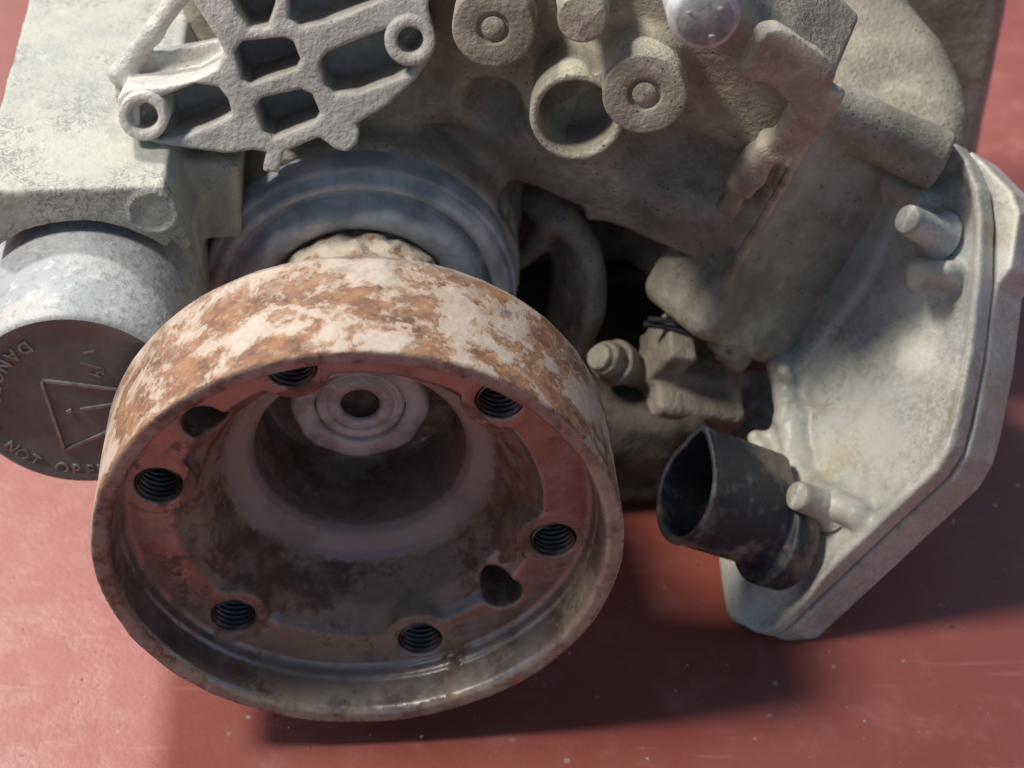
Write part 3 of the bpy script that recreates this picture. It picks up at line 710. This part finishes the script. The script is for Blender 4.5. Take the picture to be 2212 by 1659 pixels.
# cast rib behind the connector, ragged flash on the inner edge
S.chain([C(1688, 800), C(1705, 900), C(1720, 1010), C(1740, 1080)], [3.2, 2.6, 2.8, 3.4], k=4, noise=(0.7, 3.0))
S.cap(C(1692, 796)+N_COV*2, C(1712, 812)+N_COV*3, 2.6, 2.2, k=2, noise=(0.8, 2.2))
S.cap(C(1640, 950)+N_COV*1, C(1660, 1010)+N_COV*1, 2.2, 2.6, k=2, noise=(0.9, 2.0))
S.cap(C(1930, 395)+N_COV*1, C(1990, 430), 3.6, 3.0, k=4)
# long shallow groove across the plate
S.cap(C(1790, 930)+N_COV*2.6, C(1900, 800)+N_COV*2.6, 3.8, k=3, sub=True)
# notch ridge under the upper post
S.chain([C(2050, 590), C(1985, 585), C(1972, 610)], [3.0, 2.6, 1.5], k=3)
S.chain([C(1850, 1110), C(1800, 1090), C(1740, 1060)], [3.4, 3.6, 3.6], k=3)
cover = S.mesh('side_cover', M['cover'], ROOT, lump=[(0.07, 6, 51)])
cover['label'] = 'pale painted side cover with rounded rim'
def post(px, py, base, r, ln):
    p = C(*base); tip = p+N_COV*ln
    prof = [(0.01, ln), (r-0.7, ln), (r-0.15, ln-0.4), (r, ln-1.2), (r*1.05, 3.5), (r*1.25, 1.2), (r*1.7, -0.6)]
    vs, fs = [], []; n = len(prof); seg = 48
    for i in range(seg):
        t_ = 2*math.pi*i/seg
        for (rr, l) in prof: vs.append(p+N_COV*l+(E1*math.cos(t_)+E2*math.sin(t_))*rr)
    for i in range(seg):
        j = (i+1) % seg
        for q in range(n-1): fs.append((i*n+q, j*n+q, j*n+q+1, i*n+q+1))
    return mesh_obj('post', vs, fs, M['cover'], cover)
post(0, 0, (2025, 508), 3.9, 12.5)
post(0, 0, (1790, 1094), 3.7, 12.5)

# ---- connector -----------------------------------------------------------------------------------
PC = C(1704, 1136)
FCN = (PC, np.stack([E1, E2, N_COV], 1))
X = Field((-17, -21, -8), (17, 26, 44), 0.45, FCN)
LN = 38.0
oval = [(9.4*math.cos(a), 12.6*math.sin(a)) for a in np.linspace(0, 2*math.pi, 40, endpoint=False)]
tip = [(x, y+(4.5*max(0, 1-abs(x-2)/6.0) if y > 0 else 0)) for x, y in oval]
X.prism(tip, 8, LN, rnd=0.6, k=1)
X.prism([(x*0.92, y*0.92) for x, y in oval], -6, 12, rnd=0.6, k=2)
X.prism([(x*1.16+1, y*1.05-3.5) for x, y in oval], 1, 9.5, rnd=0.8, k=1)
X.prism([(x*1.03, y*1.02) for x, y in tip], LN-1.6, LN, rnd=0.5, k=0.8)
X.box((0, 13.5, 16), (3.4, 1.6, 9), rnd=0.8, k=1, local=True)
X.prism([(x*0.87, y*0.88+0.3) for x, y in tip], 14, LN+6, rnd=0.5, k=0.4, sub=True)
conn = X.mesh('wiring_connector', M['plastic'], ROOT)
conn['label'] = 'black plastic wiring connector socket with dust'
v, f = lathe([(0.01, 0), (5.0, 0), (5.4, -0.4), (5.5, -14)], 40)
v2 = np.stack([v[:, 0]*1.05, v[:, 2]*1.35, 24+v[:, 1]], 1)
mesh_obj('socket_core', v2, f, M['plastic'], conn, True, FCN)
for k in range(3):                                          # ribs moulded round the core
    v, f = lathe([(5.3+1.0*k, 0.8), (5.6+1.0*k, 0.0), (6.0+1.0*k, 0.8), (6.0+1.0*k, 2.0)], 40)
    mesh_obj('core_rib', np.stack([v[:, 0]*1.05, v[:, 2]*1.35, 22-2.2*k-v[:, 1]], 1), f, M['plastic'], conn, True, FCN)

# ---- lower clutter between flange and cover -----------------------------------------------------------
G = Field((30, 60, -62), (125, 150, 30), 0.7)
# curved lip of the output opening
arc = [U(1185, 478, y=112), U(1230, 490, y=108), U(1268, 535, y=105), U(1284, 600, y=102), U(1282, 670, y=99), U(1265, 735, y=96), U(1240, 790, y=92)]
arc = [q+np.array([0, 4, -3]) for q in arc]
ap, ar = spline(arc, [1.6, 2.4, 2.8, 3.0, 2.8, 2.4, 2.0])
for off, g in (((0, 0, 0), 1.0), ((-1.2, 3, 0), 1.15), ((-2.4, 6, -0.5), 1.3), ((-3.6, 9, -1), 1.4), ((-5, 12, -1), 1.4)): G.chain([q+np.array(off) for q in ap], [r*g for r in ar], k=2.0)
G.chain([U(1120, 560, y=122), U(1165, 520, y=118), U(1195, 485, y=114)], [3, 3, 2.4], k=2)
lip = G.mesh('curved_lip', M['cast'], ROOT, lump=[(0.35, 6, 61), (0.2, 2, 62)])

T = Field((50, 40, -62), (150, 140, 30), 0.6)
TA = np.stack([nrm((0.93, 0.15, -0.33)), nrm((0.0, 0.91, 0.41)), nrm(np.cross((0.93, 0.15, -0.33), (0.0, 0.91, 0.41)))], 1)
T.cyl(U(1300, 772, y=84), U(1400, 815, y=94), 4.6, 4.6, k=0.8, rnd=0.6)
T.cyl(U(1322, 780, y=86), U(1338, 788, y=88), 6.0, 6.0, k=0.6, rnd=0.5)
T.cyl(U(1290, 768, y=83), U(1300, 772, y=84), 3.4, 3.4, k=0.6, rnd=0.4)
T.box(U(1442, 752, y=88), (3.8, 7, 8.5), TA, rnd=1.2, k=2.5)
T.box(U(1488, 848, y=88), (13.0, 10, 7.0), TA, rnd=2.2, k=3)
T.box(U(1490, 790, y=92), (9.5, 7, 5.0), TA, rnd=2.0, k=3)
T.cyl(U(1560, 722, y=80), U(1590, 775, y=86), 4.2, 4.4, k=1.0, rnd=1.4, noise=(0.8, 2.5))
T.box(U(1560, 915, y=98), (22, 14, 8), rnd=2, k=2)
T.box(U(1370, 890, y=114), (20, 10, 14), rnd=2, k=2)
T.mesh('sensor_housing', M['dusty'], ROOT, lump=[(0.3, 4, 71), (0.2, 1.8, 72)])
for (a, b) in (((1400, 690), (1545, 720)), ((1390, 700), (1540, 740)), ((1440, 680), (1560, 712))):
    p, q = U(*a, y=86), U(*b, y=84); W = []
    for i in range(9):
        s = i/8; W.append(p+(q-p)*s+np.array([0, 0, 1.2*math.sin(s*math.pi)]))
    cu = bpy.data.curves.new('wire', 'CURVE'); cu.dimensions = '3D'; cu.bevel_depth = 0.8*MM; cu.bevel_resolution = 2
    sp_ = cu.splines.new('POLY'); sp_.points.add(8)
    for i, w in enumerate(W): sp_.points[i].co = (*to_world(w), 1)
    ob = bpy.data.objects.new('wire_c', cu); scene.collection.objects.link(ob); bpy.context.view_layer.update()
    me = bpy.data.meshes.new_from_object(ob.evaluated_get(bpy.context.evaluated_depsgraph_get())); bpy.data.objects.remove(ob)
    me.materials.clear(); link('wire', me, ROOT, M['plastic'])

# ---- lower casting, added to make the gap behind the flange dark
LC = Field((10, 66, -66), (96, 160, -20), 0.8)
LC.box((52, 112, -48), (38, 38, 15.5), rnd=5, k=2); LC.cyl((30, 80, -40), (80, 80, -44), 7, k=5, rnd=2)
t = NT('gap_shade_dark'); M['grime_shade'] = t.set(t.mix(t.ramp(t.noise(120, 5, 0.65), 0.4, 0.65), (0.055, 0.047, 0.038), (0.11, 0.095, 0.075)), 0.7, 0, 0.3, t.bump(t.noise(500, 4), 0.8, 0.0006))  # near-black colour paints in the deep shade of the gap
LC.mesh('lower_casting', M['grime_shade'], ROOT, lump=[(0.4, 7, 81), (0.15, 2, 82)])

# ---- bolt at the upper right --------------------------------------------------------------------------
p = wp(1524, 45, 30); d = nrm((-0.05, -0.98, 0.16))
v, f = lathe([(0.01, 0.3), (5.6, 0.3), (6.5, 0.9), (6.9, 2.2), (7.1, 12), (7.4, 40)], 64)
A = np.stack([nrm(np.cross(d, (0, 0, 1))), -d, (0, 0, 1)], 1)
bolt = mesh_obj('cover_bolt', v, f, M['bolt'], ROOT, True, (p, A))
t = NT('bolt_face_grey'); M['bolt_face'] = t.set(t.mix(t.ramp(t.noise(300, 4), 0.4, 0.65), (0.34, 0.37, 0.37), (0.22, 0.24, 0.24)), 0.8, 0.0, 0.2, t.bump(t.noise(420, 4), 0.6, 0.0006))
v, f = lathe([(0.01, 0.15), (5.4, 0.15), (5.7, 0.5)], 48); mesh_obj('head_face', v, f, M['bolt_face'], bolt, True, (p, A))
for k in range(3):
    a = k*1.9+0.5
    v, f = lathe([(0.01, -0.30), (0.35+0.12*(k % 3), -0.25), (0.8+0.15*(k % 2), 0.1)], 12)
    mesh_obj('head_mark', v*np.array([1.0, 1.0, 0.55+0.25*(k % 2)])+np.array([3.7*math.cos(a), 0.2, 3.7*math.sin(a)]), f, M['bolt'], bolt, True, (p, A))

# ------------------------------------------------------------------ grit lying on the floor
rng = np.random.default_rng(5); vs, fs = [], []
tet = np.array([(1, 0, -0.5), (-0.6, 0.8, -0.5), (-0.5, -0.8, -0.5), (0.1, 0.1, 0.8), (0.5, 0.6, 0.1), (-0.7, -0.1, 0.2)])
tf_ = [(0, 2, 3), (0, 3, 4), (4, 3, 5), (4, 5, 1), (1, 5, 2), (5, 3, 2), (0, 4, 1), (0, 1, 2)]
for i in range(900):
    x, y = rng.uniform(-0.13, 0.20), rng.uniform(-0.05, 0.22); r = float(np.clip(rng.lognormal(-8.45, 0.5), 0.00012, 0.0009)); a = rng.uniform(0, 6.28)
    q = tet*(r*rng.uniform(0.6, 1.3, 3)); q = np.stack([q[:, 0]*math.cos(a)-q[:, 1]*math.sin(a), q[:, 0]*math.sin(a)+q[:, 1]*math.cos(a), q[:, 2]], 1)+(x, y, FLOOR*MM+r*0.35)
    b0 = len(vs); vs += [tuple(p) for p in q]; fs += [tuple(b0+k for k in f_) for f_ in tf_]
me = bpy.data.meshes.new('grit'); me.from_pydata(vs, [], fs)
t = NT('grit_mix'); M['grit'] = t.set(t.mix(t.ramp(t.noise(60, 1), 0.45, 0.55), (0.16, 0.13, 0.11), (0.52, 0.45, 0.38)), 0.8)
grit = link('grit', me, None, M['grit']); grit['kind'] = 'stuff'; grit['label'] = 'fine grit scattered over the red floor'; grit['category'] = 'grit'
